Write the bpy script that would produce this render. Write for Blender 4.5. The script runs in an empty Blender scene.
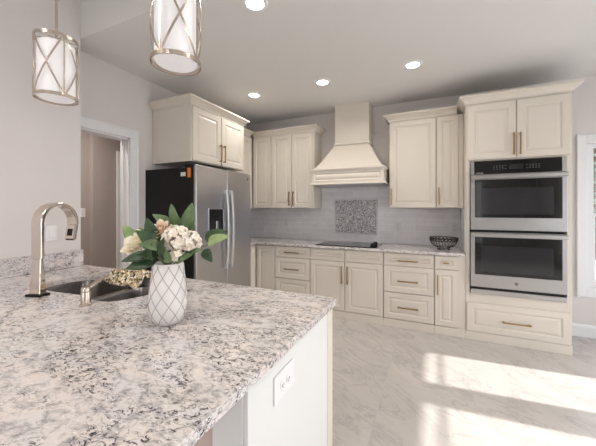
import bpy, bmesh, math, random
from math import sin, cos, pi, radians
from mathutils import Vector, Matrix

S = bpy.context.scene
C = S.collection
random.seed(7)

# ------------------------------------------------------------------ camera
YAW = 24.73
cam_d = bpy.data.cameras.new('camera')
cam = bpy.data.objects.new('camera', cam_d)
C.objects.link(cam)
cam.location = (0, 0, 1.35)
cam.rotation_euler = (radians(90), 0, radians(YAW))
cam_d.sensor_fit = 'HORIZONTAL'
cam_d.sensor_width = 36.0
cam_d.lens = 294.0 / 596.0 * 36.0
cam_d.shift_y = -(223 - 208.7) / 596.0
cam_d.clip_start = 0.02
S.camera = cam

# ------------------------------------------------------------------ world, sun, exposure
S.view_settings.view_transform = 'Standard'
S.view_settings.look = 'None'
S.view_settings.gamma = 1.0
S.view_settings.use_curve_mapping = False
S.view_settings.exposure = 0.45

W = bpy.data.worlds.new('sky')
S.world = W
W.use_nodes = True
wn = W.node_tree
bg = wn.nodes['Background']
sky = wn.nodes.new('ShaderNodeTexSky')
sky.sky_type = 'PREETHAM'
sky.turbidity = 4.0
sky.sun_direction = Vector((1, .08, .78)).normalized()
mixw = wn.nodes.new('ShaderNodeMixRGB')
mixw.inputs[0].default_value = 0.88
mixw.inputs[2].default_value = (0.93, 0.97, 1.0, 1)
wn.links.new(sky.outputs[0], mixw.inputs[1])
wn.links.new(mixw.outputs[0], bg.inputs[0])
bg.inputs[1].default_value = 3.2

sun_d = bpy.data.lights.new('sun', 'SUN')
sun_d.energy = 5.5
sun_d.angle = radians(.9)
sun_d.color = (1.0, 0.97, 0.93)
sun = bpy.data.objects.new('sun', sun_d)
C.objects.link(sun)
sun.rotation_euler = Vector((1, .08, .78)).to_track_quat('Z', 'Y').to_euler()


def portal(name, loc, rot, sx, sy):
    d = bpy.data.lights.new(name, 'AREA')
    d.shape = 'RECTANGLE'
    d.size, d.size_y = sx, sy
    d.cycles.is_portal = True
    o = bpy.data.objects.new(name, d)
    o.location = loc
    o.rotation_euler = rot
    C.objects.link(o)


# ------------------------------------------------------------------ materials
def new_mat(name):
    m = bpy.data.materials.new(name)
    m.use_nodes = True
    nt = m.node_tree
    return m, nt, nt.nodes['Principled BSDF']


def srgb(r, g, b):
    def f(c):
        c /= 255.0
        return c / 12.92 if c <= 0.04045 else ((c + 0.055) / 1.055) ** 2.4
    return (f(r), f(g), f(b), 1)


def plain(name, col, rough=0.5, metal=0.0, noise=0.0, scale=8.0, bump=0.0, coat=0.0, spec=0.5):
    m, nt, p = new_mat(name)
    p.inputs['Base Color'].default_value = col
    p.inputs['Roughness'].default_value = rough
    p.inputs['Metallic'].default_value = metal
    p.inputs['Specular IOR Level'].default_value = spec
    p.inputs['Coat Weight'].default_value = coat
    tc = nt.nodes.new('ShaderNodeTexCoord')
    nz = nt.nodes.new('ShaderNodeTexNoise')
    nz.inputs['Scale'].default_value = scale
    nz.inputs['Detail'].default_value = 4
    nt.links.new(tc.outputs['Object'], nz.inputs['Vector'])
    if noise > 0:
        mx = nt.nodes.new('ShaderNodeMixRGB')
        mx.blend_type = 'MULTIPLY'
        mx.inputs[0].default_value = noise
        mx.inputs[1].default_value = col
        cr = nt.nodes.new('ShaderNodeValToRGB')
        cr.color_ramp.elements[0].color = (.55, .55, .55, 1)
        cr.color_ramp.elements[0].position = .3
        cr.color_ramp.elements[1].position = .7
        nt.links.new(nz.outputs['Fac'], cr.inputs[0])
        nt.links.new(cr.outputs[0], mx.inputs[2])
        nt.links.new(mx.outputs[0], p.inputs['Base Color'])
    if bump > 0:
        b = nt.nodes.new('ShaderNodeBump')
        b.inputs['Strength'].default_value = bump
        b.inputs['Distance'].default_value = 0.002
        nt.links.new(nz.outputs['Fac'], b.inputs['Height'])
        nt.links.new(b.outputs[0], p.inputs['Normal'])
    return m


def ramp(nt, src, stops):
    r = nt.nodes.new('ShaderNodeValToRGB')
    e = r.color_ramp.elements
    while len(e) < len(stops):
        e.new(0.5)
    for i, (pos, col) in enumerate(stops):
        e[i].position = pos
        e[i].color = col
    nt.links.new(src, r.inputs[0])
    return r.outputs[0]


def mixc(nt, fac, a, b, mode='MIX'):
    m = nt.nodes.new('ShaderNodeMixRGB')
    m.blend_type = mode
    for i, v in ((0, fac), (1, a), (2, b)):
        if hasattr(v, 'is_output'):
            nt.links.new(v, m.inputs[i])
        else:
            m.inputs[i].default_value = v
    return m.outputs[0]


def noise_node(nt, vec, scale, detail=5, rough=.6, dist=0.0):
    n = nt.nodes.new('ShaderNodeTexNoise')
    n.inputs['Scale'].default_value = scale
    n.inputs['Detail'].default_value = detail
    n.inputs['Roughness'].default_value = rough
    n.inputs['Distortion'].default_value = dist
    nt.links.new(vec, n.inputs['Vector'])
    return n.outputs['Fac']


def mapping(nt, scale=(1, 1, 1), rot=(0, 0, 0), loc=(0, 0, 0)):
    tc = nt.nodes.new('ShaderNodeNewGeometry')
    mp = nt.nodes.new('ShaderNodeMapping')
    mp.inputs['Scale'].default_value = scale
    mp.inputs['Rotation'].default_value = rot
    mp.inputs['Location'].default_value = loc
    nt.links.new(tc.outputs['Position'], mp.inputs['Vector'])
    return mp.outputs[0]


def granite(name):
    m, nt, p = new_mat(name)
    v = mapping(nt, (1, 1.5, 2.2), (0, 0, radians(-28)))
    base = ramp(nt, noise_node(nt, v, 7, 4, .55, .4), [(.35, srgb(218, 215, 216)), (.62, srgb(227, 217, 213))])
    g = ramp(nt, noise_node(nt, v, 22, 8, .72, .6), [(.36, (0, 0, 0, 1)), (.52, (1, 1, 1, 1))])
    c1 = mixc(nt, g, srgb(164, 161, 164), base)
    zone = ramp(nt, noise_node(nt, v, 3.4, 4, .6, 1.3), [(.42, (0, 0, 0, 1)), (.56, (1, 1, 1, 1))])
    sp = ramp(nt, noise_node(nt, v, 38, 6, .75, 1.5), [(.51, (0, 0, 0, 1)), (.57, (1, 1, 1, 1))])
    msk = mixc(nt, 1.0, zone, sp, 'MULTIPLY')
    c2 = mixc(nt, msk, c1, srgb(66, 62, 66))
    vx = nt.nodes.new('ShaderNodeTexVoronoi')
    vx.inputs['Scale'].default_value = 95
    nt.links.new(v, vx.inputs['Vector'])
    fl = ramp(nt, vx.outputs['Distance'], [(.10, (1, 1, 1, 1)), (.2, (0, 0, 0, 1))])
    sel = ramp(nt, noise_node(nt, v, 30, 2), [(.56, (0, 0, 0, 1)), (.62, (1, 1, 1, 1))])
    fm = mixc(nt, 1.0, fl, sel, 'MULTIPLY')
    c3 = mixc(nt, fm, c2, srgb(96, 78, 68))
    lt = ramp(nt, noise_node(nt, v, 60, 4, .7), [(.60, (0, 0, 0, 1)), (.68, (1, 1, 1, 1))])
    c4 = mixc(nt, lt, c3, srgb(240, 236, 232))
    nt.links.new(c4, p.inputs['Base Color'])
    p.inputs['Roughness'].default_value = .13
    p.inputs['Coat Weight'].default_value = .15
    return m


def marble_floor(name):
    m, nt, p = new_mat(name)
    v = mapping(nt, (1, 1, 1), (0, 0, radians(35)))
    v2 = mapping(nt, (1, 1, 1), (0, 0, radians(90)), (-1.22, -.26, 0))
    br = nt.nodes.new('ShaderNodeTexBrick')
    br.offset = .33
    br.offset_frequency = 2
    br.inputs['Scale'].default_value = 1.0
    br.inputs['Mortar Size'].default_value = .0028
    br.inputs['Mortar Smooth'].default_value = .2
    br.inputs['Brick Width'].default_value = 1.2
    br.inputs['Row Height'].default_value = .6
    br.inputs['Color1'].default_value = (0, 0, 0, 1)
    br.inputs['Color2'].default_value = (1, 1, 1, 1)
    nt.links.new(v2, br.inputs['Vector'])
    # every tile gets its own slice of the veining
    sc = nt.nodes.new('ShaderNodeVectorMath')
    sc.operation = 'SCALE'
    sc.inputs['Scale'].default_value = 6.0
    nt.links.new(br.outputs['Color'], sc.inputs[0])
    ad = nt.nodes.new('ShaderNodeVectorMath')
    ad.operation = 'ADD'
    nt.links.new(v, ad.inputs[0])
    nt.links.new(sc.outputs[0], ad.inputs[1])
    mp = nt.nodes.new('ShaderNodeMapping')
    mp.inputs['Scale'].default_value = (1.0, 2.2, 1)
    nt.links.new(ad.outputs[0], mp.inputs['Vector'])
    n1 = noise_node(nt, mp.outputs[0], 1.6, 7, .62, 1.1)
    vein = ramp(nt, n1, [(.455, (0, 0, 0, 1)), (.49, (1, 1, 1, 1)), (.525, (0, 0, 0, 1))])
    n2 = noise_node(nt, mp.outputs[0], 3.4, 6, .6, .9)
    vein2 = ramp(nt, n2, [(.47, (0, 0, 0, 1)), (.495, (.5, .5, .5, 1)), (.52, (0, 0, 0, 1))])
    cloud = ramp(nt, noise_node(nt, mp.outputs[0], 1.3, 4), [(.3, srgb(186, 180, 175)), (.7, srgb(201, 195, 190))])
    vs = mixc(nt, 1.0, vein, vein2, 'ADD')
    fac = mixc(nt, 1.0, vs, (.42, .42, .42, 1), 'MULTIPLY')
    col = mixc(nt, fac, cloud, srgb(158, 152, 150))
    col = mixc(nt, br.outputs['Fac'], col, srgb(186, 182, 178))
    nt.links.new(col, p.inputs['Base Color'])
    p.inputs['Roughness'].default_value = .24
    return m


def tile_mat(name):
    m, nt, p = new_mat(name)
    tc = nt.nodes.new('ShaderNodeNewGeometry')
    sx = nt.nodes.new('ShaderNodeSeparateXYZ')
    nt.links.new(tc.outputs['Position'], sx.inputs[0])
    ad = nt.nodes.new('ShaderNodeMath')
    ad.operation = 'ADD'
    nt.links.new(sx.outputs[0], ad.inputs[0])
    nt.links.new(sx.outputs[1], ad.inputs[1])
    cb = nt.nodes.new('ShaderNodeCombineXYZ')
    nt.links.new(ad.outputs[0], cb.inputs[0])
    nt.links.new(sx.outputs[2], cb.inputs[1])
    br = nt.nodes.new('ShaderNodeTexBrick')
    br.offset = .37
    br.inputs['Scale'].default_value = 1.0
    br.inputs['Mortar Size'].default_value = .0022
    br.inputs['Brick Width'].default_value = .40
    br.inputs['Row Height'].default_value = .076
    br.inputs['Color1'].default_value = srgb(214, 213, 216)
    br.inputs['Color2'].default_value = srgb(224, 222, 225)
    br.inputs['Mortar'].default_value = srgb(236, 234, 232)
    nt.links.new(cb.outputs[0], br.inputs['Vector'])
    st = noise_node(nt, cb.outputs[0], 9, 5)
    mp = ramp(nt, st, [(.3, (.90, .90, .91, 1)), (.7, (1, 1, 1, 1))])
    c = mixc(nt, 1.0, br.outputs['Color'], mp, 'MULTIPLY')
    nt.links.new(c, p.inputs['Base Color'])
    p.inputs['Roughness'].default_value = .22
    b = nt.nodes.new('ShaderNodeBump')
    b.invert = True
    b.inputs['Distance'].default_value = .001
    b.inputs['Strength'].default_value = .5
    nt.links.new(br.outputs['Fac'], b.inputs['Height'])
    nt.links.new(b.outputs[0], p.inputs['Normal'])
    return m


def mosaic_mat(name):
    m, nt, p = new_mat(name)
    v = mapping(nt, (1, 1, 1))
    vo = nt.nodes.new('ShaderNodeTexVoronoi')
    vo.inputs['Scale'].default_value = 62
    nt.links.new(v, vo.inputs['Vector'])
    ve = nt.nodes.new('ShaderNodeTexVoronoi')
    ve.feature = 'DISTANCE_TO_EDGE'
    ve.inputs['Scale'].default_value = 62
    nt.links.new(v, ve.inputs['Vector'])
    bw = nt.nodes.new('ShaderNodeRGBToBW')
    nt.links.new(vo.outputs['Color'], bw.inputs[0])
    cc = ramp(nt, bw.outputs[0], [(.25, srgb(150, 148, 152)), (.6, srgb(196, 194, 196)), (.85, srgb(226, 224, 224))])
    ed = ramp(nt, ve.outputs['Distance'], [(.05, (1, 1, 1, 1)), (.10, (0, 0, 0, 1))])
    c = mixc(nt, ed, cc, srgb(122, 120, 124))
    nt.links.new(c, p.inputs['Base Color'])
    p.inputs['Roughness'].default_value = .3
    return m


def brushed(name, col, rough, axis_scale, amt=.25, metal=1.0):
    m, nt, p = new_mat(name)
    v = mapping(nt, axis_scale)
    n = noise_node(nt, v, 6, 4, .6)
    c = ramp(nt, n, [(.3, tuple(x * (1 - amt) for x in col[:3]) + (1,)), (.7, col)])
    nt.links.new(c, p.inputs['Base Color'])
    p.inputs['Metallic'].default_value = metal
    p.inputs['Roughness'].default_value = rough
    return m


def cloth_mat(name):
    m, nt, p = new_mat(name)
    v = mapping(nt, (1, 1, 1), (0, 0, .5))
    vo = nt.nodes.new('ShaderNodeTexVoronoi')
    vo.inputs['Scale'].default_value = 85
    nt.links.new(v, vo.inputs['Vector'])
    bw = nt.nodes.new('ShaderNodeRGBToBW')
    nt.links.new(vo.outputs['Color'], bw.inputs[0])
    c = ramp(nt, bw.outputs[0], [(.24, srgb(50, 44, 34)), (.34, srgb(146, 122, 66)), (.46, srgb(214, 196, 160)), (.62, srgb(178, 150, 110)), (.74, srgb(244, 238, 226))])
    nt.links.new(c, p.inputs['Base Color'])
    p.inputs['Roughness'].default_value = .9
    return m


def glass_mat(name):
    m = bpy.data.materials.new(name)
    m.use_nodes = True
    nt = m.node_tree
    out = nt.nodes['Material Output']
    nt.nodes.remove(nt.nodes['Principled BSDF'])
    t = nt.nodes.new('ShaderNodeBsdfTransparent')
    g = nt.nodes.new('ShaderNodeBsdfGlossy')
    g.inputs['Roughness'].default_value = .02
    mx = nt.nodes.new('ShaderNodeMixShader')
    mx.inputs[0].default_value = .07
    nt.links.new(t.outputs[0], mx.inputs[1])
    nt.links.new(g.outputs[0], mx.inputs[2])
    nt.links.new(mx.outputs[0], out.inputs['Surface'])
    return m


def leaf_mat(name, a, b):
    m, nt, p = new_mat(name)
    v = mapping(nt)
    c = ramp(nt, noise_node(nt, v, 26, 4), [(.3, a), (.7, b)])
    nt.links.new(c, p.inputs['Base Color'])
    p.inputs['Roughness'].default_value = .45
    p.inputs['Subsurface Weight'].default_value = 0.0
    return m


def emit_mat(name, col, strength, base=(.9, .9, .9, 1)):
    m, nt, p = new_mat(name)
    p.inputs['Base Color'].default_value = base
    p.inputs['Emission Color'].default_value = col
    p.inputs['Emission Strength'].default_value = strength
    p.inputs['Roughness'].default_value = .4
    return m


M = dict(
    wall=plain('wall_paint', srgb(224, 219, 217), .85, noise=.04, scale=3, bump=.05),
    hall=plain('hall_paint', srgb(174, 163, 158), .85, noise=.04, scale=3),
    ceil=plain('ceiling_paint', srgb(228, 226, 224), .9, noise=.03, scale=2),
    trim=plain('trim_paint', srgb(236, 236, 238), .4, noise=.03, scale=5),
    cab=plain('cabinet_paint', srgb(221, 213, 202), .38, noise=.03, scale=6),
    white=plain('panel_paint', srgb(228, 229, 229), .4, noise=.02, scale=5),
    knee=plain('shaded_knee_wall_paint', srgb(214, 194, 188), .8, noise=.03, scale=5),  # wall greige with the pinkish tone of shade put into the colour
    brass=brushed('brushed_brass', srgb(172, 142, 92), .32, (30, 30, 3), .2),
    steel=brushed('brushed_steel', srgb(196, 196, 199), .28, (4, 4, 60), .12),
    handlesteel=plain('satin_handle_steel', srgb(222, 222, 224), .3, .85, noise=.05, scale=20),
    ovensteel=brushed('oven_steel', srgb(178, 177, 176), .3, (3, 3, 70), .1),
    chrome=plain('polished_nickel', srgb(214, 204, 196), .08, 1.0, noise=.05, scale=4),
    nickel=plain('brushed_nickel', srgb(200, 188, 176), .25, 1.0, noise=.1, scale=30),
    sinksteel=brushed('sink_steel', srgb(160, 156, 152), .25, (40, 4, 4), .15),
    black=plain('black_enamel', srgb(18, 17, 19), .42, noise=.2, scale=20, spec=.3),
    blackglass=plain('black_glass', srgb(16, 16, 18), .06, noise=.1, scale=3),
    ovenglass=plain('oven_window_glass', srgb(40, 40, 44), .1, noise=.15, scale=3),
    dark=plain('dark_gap', srgb(30, 29, 28), .7, noise=.2, scale=10),
    iron=plain('black_iron', srgb(26, 24, 23), .5, .3, noise=.2, scale=30),
    plate=plain('outlet_plastic', srgb(236, 236, 238), .3, noise=.02, scale=10),
    greyplate=plain('outlet_grey', srgb(204, 203, 206), .3, noise=.02, scale=10),
    orange=plain('orange_tag', srgb(226, 128, 40), .6, noise=.2, scale=60),
    label=plain('white_label', srgb(225, 225, 225), .5, noise=.15, scale=80),
    ceramic=plain('white_ceramic', srgb(232, 229, 228), .35, noise=.04, scale=14),
    groove=plain('grey_glaze', srgb(184, 178, 176), .6, noise=.1, scale=30),
    stem=leaf_mat('stem_green', srgb(84, 100, 62), srgb(120, 130, 90)),
    leafdark=leaf_mat('leaf_dark', srgb(38, 60, 38), srgb(62, 90, 56)),
    leafmid=leaf_mat('leaf_mid', srgb(76, 100, 66), srgb(108, 130, 90)),
    leaflight=leaf_mat('leaf_light', srgb(128, 156, 100), srgb(164, 184, 130)),
    petal=leaf_mat('petal_cream', srgb(246, 232, 214), srgb(253, 246, 236)),
    petalpeach=leaf_mat('petal_peach', srgb(244, 214, 184), srgb(250, 232, 210)),
    petalivory=leaf_mat('petal_ivory', srgb(244, 232, 200), srgb(250, 244, 226)),
    conifer=leaf_mat('conifer_needles', srgb(40, 58, 40), srgb(84, 104, 80)),
    bark=plain('bark', srgb(80, 66, 54), .9, noise=.4, scale=20, bump=.5),
    ground=plain('outdoor_ground', srgb(190, 192, 190), .9, noise=.2, scale=.6),
    rubber=plain('black_rubber', srgb(24, 24, 24), .5, noise=.1, scale=20),
    granite=granite('granite'),
    marble=marble_floor('marble_tile'),
    tile=tile_mat('glazed_wall_tile'),
    mosaic=mosaic_mat('stone_mosaic'),
    cloth=cloth_mat('printed_cloth'),
    glass=glass_mat('window_glass'),
    lamp=emit_mat('lamp_disc', (1, .93, .82, 1), 14.0),
    shade=emit_mat('opal_glass', (1, .97, .97, 1), 0.15, srgb(236, 234, 236)),
)
M['cloth'].node_tree.nodes['Principled BSDF'].inputs['Roughness'].default_value = .9


# ------------------------------------------------------------------ mesh builder
class MB:
    def __init__(self):
        self.b = bmesh.new()

    def faces(self, pts, fs):
        vs = [self.b.verts.new(p) for p in pts]
        for f in fs:
            try:
                self.b.faces.new([vs[i] for i in f])
            except ValueError:
                pass
        return vs

    def box(self, x0, x1, y0, y1, z0, z1):
        p = [(x0, y0, z0), (x1, y0, z0), (x1, y1, z0), (x0, y1, z0), (x0, y0, z1), (x1, y0, z1), (x1, y1, z1), (x0, y1, z1)]
        self.faces(p, [(0, 3, 2, 1), (4, 5, 6, 7), (0, 1, 5, 4), (1, 2, 6, 5), (2, 3, 7, 6), (3, 0, 4, 7)])
        return self

    def frustum(self, a, b, z0, z1):
        """a, b: (x0,x1,y0,y1) rectangles at z0, z1"""
        p = [(a[0], a[2], z0), (a[1], a[2], z0), (a[1], a[3], z0), (a[0], a[3], z0),
             (b[0], b[2], z1), (b[1], b[2], z1), (b[1], b[3], z1), (b[0], b[3], z1)]
        self.faces(p, [(0, 3, 2, 1), (4, 5, 6, 7), (0, 1, 5, 4), (1, 2, 6, 5), (2, 3, 7, 6), (3, 0, 4, 7)])
        return self

    def loft(self, loops, cap0=True, cap1=True, closed=True):
        rows = [[self.b.verts.new(p) for p in lp] for lp in loops]
        n = len(rows[0])
        for r0, r1 in zip(rows, rows[1:]):
            for i in range(n if closed else n - 1):
                j = (i + 1) % n
                try:
                    self.b.faces.new((r0[i], r0[j], r1[j], r1[i]))
                except ValueError:
                    pass
        if cap0:
            self.b.faces.new(list(reversed(rows[0])))
        if cap1:
            self.b.faces.new(rows[-1])
        return self

    def lathe(self, prof, c=(0, 0, 0), seg=32, cap0=True, cap1=True):
        loops = [[(c[0] + r * cos(2 * pi * i / seg), c[1] + r * sin(2 * pi * i / seg), c[2] + z) for i in range(seg)] for r, z in prof]
        return self.loft(loops, cap0, cap1)

    def tube(self, path, r, seg=8, closed=False):
        path = [Vector(p) for p in path]
        n = len(path)
        loops = []
        prev = None
        for i, p in enumerate(path):
            if closed:
                d = path[(i + 1) % n] - path[(i - 1) % n]
            else:
                d = path[min(i + 1, n - 1)] - path[max(i - 1, 0)]
            d.normalize()
            if prev is None:
                a = Vector((0, 0, 1)) if abs(d.z) < .9 else Vector((1, 0, 0))
                prev = d.cross(a).normalized()
            u = (prev - d * prev.dot(d)).normalized()
            w = d.cross(u)
            prev = u
            rr = r[i] if isinstance(r, (list, tuple)) else r
            loops.append([tuple(p + (u * cos(2 * pi * k / seg) + w * sin(2 * pi * k / seg)) * rr) for k in range(seg)])
        if closed:
            loops.append(loops[0])
            return self.loft(loops, False, False)
        return self.loft(loops)

    def band(self, path, w, t, up=(0, 0, 1), closed=False):
        """flat strip: width w along 'wide' direction, thickness t; wide = up x tangent handled per path of (point, wide, thick)"""
        loops = []
        for p, wd, th in path:
            p, wd, th = Vector(p), Vector(wd).normalized(), Vector(th).normalized()
            loops.append([tuple(p + wd * w / 2 + th * t / 2), tuple(p - wd * w / 2 + th * t / 2), tuple(p - wd * w / 2 - th * t / 2), tuple(p + wd * w / 2 - th * t / 2)])
        if closed:
            loops.append(loops[0])
            return self.loft(loops, False, False)
        return self.loft(loops)

    def panel(self, x0, x1, z0, z1, y, t=.02, fw=.055):
        """raised-panel front facing -y at y, back at y+t"""
        fw = min(fw, (x1 - x0) * .3, (z1 - z0) * .3)
        rings = [(0, t), (0, .002), (.002, 0), (fw, 0), (fw + .004, .004), (fw + .008, .0085), (fw + .014, .0085), (fw + .032, .002)]
        mx = min(x1 - x0, z1 - z0) / 2 - .006
        rings = [(min(i, mx - .001 * (len(rings) - k)), d) for k, (i, d) in enumerate(rings)]
        loops = [[(x0 + i, y + d, z0 + i), (x1 - i, y + d, z0 + i), (x1 - i, y + d, z1 - i), (x0 + i, y + d, z1 - i)] for i, d in rings]
        return self.loft(loops)

    def crown(self, path, prof):
        """profile [(out,z)] swept along plan polyline; outward is to the right of travel"""
        P = [Vector((p[0], p[1])) for p in path]
        loops = []
        for i, p in enumerate(P):
            ns = []
            if i > 0:
                d = (P[i] - P[i - 1]).normalized()
                ns.append(Vector((d.y, -d.x)))
            if i < len(P) - 1:
                d = (P[i + 1] - P[i]).normalized()
                ns.append(Vector((d.y, -d.x)))
            n = ns[0] if len(ns) == 1 else (ns[0] + ns[1]) / (1 + ns[0].dot(ns[1]))
            loops.append([(p.x + n.x * o, p.y + n.y * o, z) for o, z in prof])
        return self.loft(loops)

    def build(self, name, mat, parent=None, smooth=False, bevel=0.0, loc=None, seg=2, kind=None):
        bmesh.ops.recalc_face_normals(self.b, faces=self.b.faces)
        me = bpy.data.meshes.new(name)
        self.b.to_mesh(me)
        self.b.free()
        me.materials.append(M[mat] if isinstance(mat, str) else mat)
        if smooth:
            for p in me.polygons:
                p.use_smooth = True
        o = bpy.data.objects.new(name, me)
        C.objects.link(o)
        if parent is not None:
            o.parent = parent
        if loc:
            o.location = loc
        if bevel:
            m = o.modifiers.new('bevel', 'BEVEL')
            m.width = bevel
            m.segments = seg
            m.limit_method = 'ANGLE'
            m.angle_limit = radians(40)
        if smooth:
            m = o.modifiers.new('edges', 'EDGE_SPLIT')
            m.split_angle = radians(42)
        if kind:
            o['kind'] = kind
        return o


def thing(name, label, cat, loc=(0, 0, 0), rz=0.0, group=None):
    o = bpy.data.objects.new(name, None)
    o.empty_display_size = .1
    C.objects.link(o)
    o.location = loc
    o.rotation_euler = (0, 0, radians(rz))
    o['label'] = label
    o['category'] = cat
    if group:
        o['group'] = group
    return o


def dup(root, loc, label, rz=None):
    r = root.copy()
    C.objects.link(r)
    r.location = loc
    if rz is not None:
        r.rotation_euler = (0, 0, rz)
    r['label'] = label
    for ch in list(root.children):
        c = ch.copy()
        C.objects.link(c)
        c.parent = r
        for g in list(ch.children):
            d = g.copy()
            C.objects.link(d)
            d.parent = c
    return r


# ------------------------------------------------------------------ dimensions
XL, XS, XR = -2.82, -2.62, 2.60      # doorway wall, sink wall, window wall
YB, YR = 4.08, -3.2                  # cooktop wall, rear wall
H = 2.74                             # ceiling
CT = .885                            # worktop height

# ------------------------------------------------------------------ setting
MB().box(-4.3, XR + .15, YR - .15, YB + .15, -.1, 0).build('floor', 'marble', kind='structure')
HD = 3.03                            # the dining side has a higher ceiling
b = MB()
b.box(-4.3, XR + .15, 1.44, YB + .15, H, HD + .1)
b.box(-4.3, XS - .2, YR - .15, 1.44, H, HD + .1)
b.box(XS - .2, XR + .15, YR - .15, 1.44, HD, HD + .1)
b.build('ceiling', 'ceil', kind='structure')

# back wall with a window opening on the right
wx0, wx1, wz0, wz1 = 1.458, 2.33, .515, 2.035
b = MB()
b.box(-4.3, wx0, YB, YB + .15, 0, H)
b.box(wx1, XR + .15, YB, YB + .15, 0, H)
b.box(wx0, wx1, YB, YB + .15, 0, wz0)
b.box(wx0, wx1, YB, YB + .15, wz1, H)
b.build('wall_back', 'wall', kind='structure')

# doorway wall and the nearer sink wall
d0, d1, dz = 1.12, 2.008, 2.068
b = MB()
b.box(XL - .12, XL, d1, YB, 0, H)
b.box(XL - .12, XL, .9, d0, 0, H)
b.box(XL - .12, XL, d0, d1, dz, H)
b.build('wall_left', 'wall', kind='structure')
MB().box(XS - .2, XS, YR, 1.44, 0, HD).build('wall_sink', 'wall', kind='structure')

# hall behind the doorway
b = MB()
b.box(-4.12, -4.0, 2.345, YB, 0, H)
b.box(-4.3, -4.08, .5, 2.345, 0, H)
b.box(-4.3, XS - .2, .4, .5, 0, H)
b.build('wall_hall', 'hall', kind='structure')

# right wall with tall windows (only their light is seen; last added as fill)
openR = [(2.69, 3.26, .12, 2.19), (1.05, 2.47, .12, 2.19), (-1.6, .10, .12, 2.19)]
b = MB()
ys = sorted([YR - .15] + [v for o in openR for v in o[:2]] + [YB + .15])
for i in range(0, len(ys), 2):
    b.box(XR, XR + .15, ys[i], ys[i + 1], 0, HD)
for y0, y1, z0, z1 in openR:
    b.box(XR, XR + .15, y0, y1, 0, z0)
    b.box(XR, XR + .15, y0, y1, z1, HD)
b.build('wall_right', 'wall', kind='structure')

# rear wall behind the camera
openB = [(-2.4, -.9, .3, 2.3), (1.12, 1.34, .3, 2.2)]  # wide unseen window added for frontal fill; narrow one mirrors in the oven
b = MB()
xs = [XS - .2, -2.4, -.9, 1.12, 1.34, XR + .15]
for i in range(0, len(xs), 2):
    b.box(xs[i], xs[i + 1], YR - .15, YR, 0, HD)
for x0, x1, z0, z1 in openB:
    b.box(x0, x1, YR - .15, YR, 0, z0)
    b.box(x0, x1, YR - .15, YR, z1, HD)
b.build('wall_rear', 'wall', kind='structure')

# windows of the right and rear walls
for k, (y0, y1, z0, z1) in enumerate(openR):
    b = MB()
    b.box(XR + .04, XR + .10, y0, y0 + .03, z0, z1)
    b.box(XR + .04, XR + .10, y1 - .03, y1, z0, z1)
    b.box(XR + .04, XR + .10, y0, y1, z0, z0 + .04)
    b.box(XR + .04, XR + .10, y0, y1, z1 - .025, z1)
    b.box(XR + .06, XR + .08, y0, y1, 2.030, 2.047)
    w = b.build('window_%d' % (k + 2), 'trim', kind='structure')
    MB().box(XR + .068, XR + .072, y0 + .03, y1 - .03, z0 + .04, z1 - .025).build('pane', 'glass', w)
    portal('daylight_right_%d' % k, (XR + .02, (y0 + y1) / 2, (z0 + z1) / 2), (0, radians(90), 0), z1 - z0, y1 - y0)
for k, (x0, x1, z0, z1) in enumerate(openB):
    b = MB()
    b.box(x0, x0 + .04, YR - .10, YR - .04, z0, z1)
    b.box(x1 - .04, x1, YR - .10, YR - .04, z0, z1)
    b.box(x0, x1, YR - .10, YR - .04, z0, z0 + .04)
    b.box(x0, x1, YR - .10, YR - .04, z1 - .04, z1)
    b.box((x0 + x1) / 2 - .02, (x0 + x1) / 2 + .02, YR - .10, YR - .04, z0, z1)
    w = b.build('window_%d' % (k + 5), 'trim', kind='structure')
    MB().box(x0 + .04, x1 - .04, YR - .072, YR - .068, z0 + .04, z1 - .04).build('pane', 'glass', w)
    portal('daylight_rear_%d' % k, ((x0 + x1) / 2, YR - .02, (z0 + z1) / 2), (radians(90), 0, 0), x1 - x0, z1 - z0)

# window_1 in the back wall: casing, sashes, panes, sill
b = MB()
c0, c1 = wx0 - .072, wx1 + .09
b.box(c0, wx0, YB - .022, YB - .001, wz0 - .09, wz1 + .09)
b.box(wx1, c1, YB - .022, YB - .001, wz0 - .09, wz1 + .09)
b.box(wx0, wx1, YB - .022, YB - .001, wz1, wz1 + .09)
b.box(wx0, wx1, YB - .022, YB - .001, wz0 - .09, wz0)
b.box(c0 - .008, c0 + .016, YB - .034, YB - .001, wz0 - .095, wz1 + .095)
b.box(wx0 - .001, wx0 + .012, YB - .001, YB + .13, wz0, wz1)
b.box(wx0, wx1, YB - .001, YB + .13, wz0 - .001, wz0 + .012)
w1 = b.build('window_1', 'trim', bevel=.004, kind='structure')
b = MB()
zm = 1.285
for z0, z1, y0 in ((wz0, zm + .02, YB + .02), (zm - .02, wz1, YB + .055)):
    b.box(wx0 + .0125, wx0 + .082, y0, y0 + .033, z0, z1)
    b.box(wx1 - .042, wx1, y0, y0 + .033, z0, z1)
    b.box(wx0 + .0822, wx1 - .0422, y0, y0 + .033, z0 + .013, z0 + (.075 if z0 == wz0 else .04))
    b.box(wx0 + .0822, wx1 - .0422, y0, y0 + .033, z1 - .04, z1)
b.build('window_sash', 'trim', w1, bevel=.003)
MB().box(wx0 + .083, wx1 - .043, YB + .034, YB + .038, wz0 + .078, zm - .022).build('pane', 'glass', w1)
MB().box(wx0 + .083, wx1 - .043, YB + .069, YB + .073, zm + .022, wz1 - .042).build('pane', 'glass', w1)
portal('daylight_back', ((wx0 + wx1) / 2, YB + .12, (wz0 + wz1) / 2), (radians(-90), 0, 0), wx1 - wx0, wz1 - wz0)

# baseboards
def baseboard(name, pts):
    prof = [(0.001, 0), (.016, 0), (.016, .105), (.011, .12), (.004, .132), (0.001, .132)]
    return MB().crown(pts, prof).build(name, 'trim', kind='structure')

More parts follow.
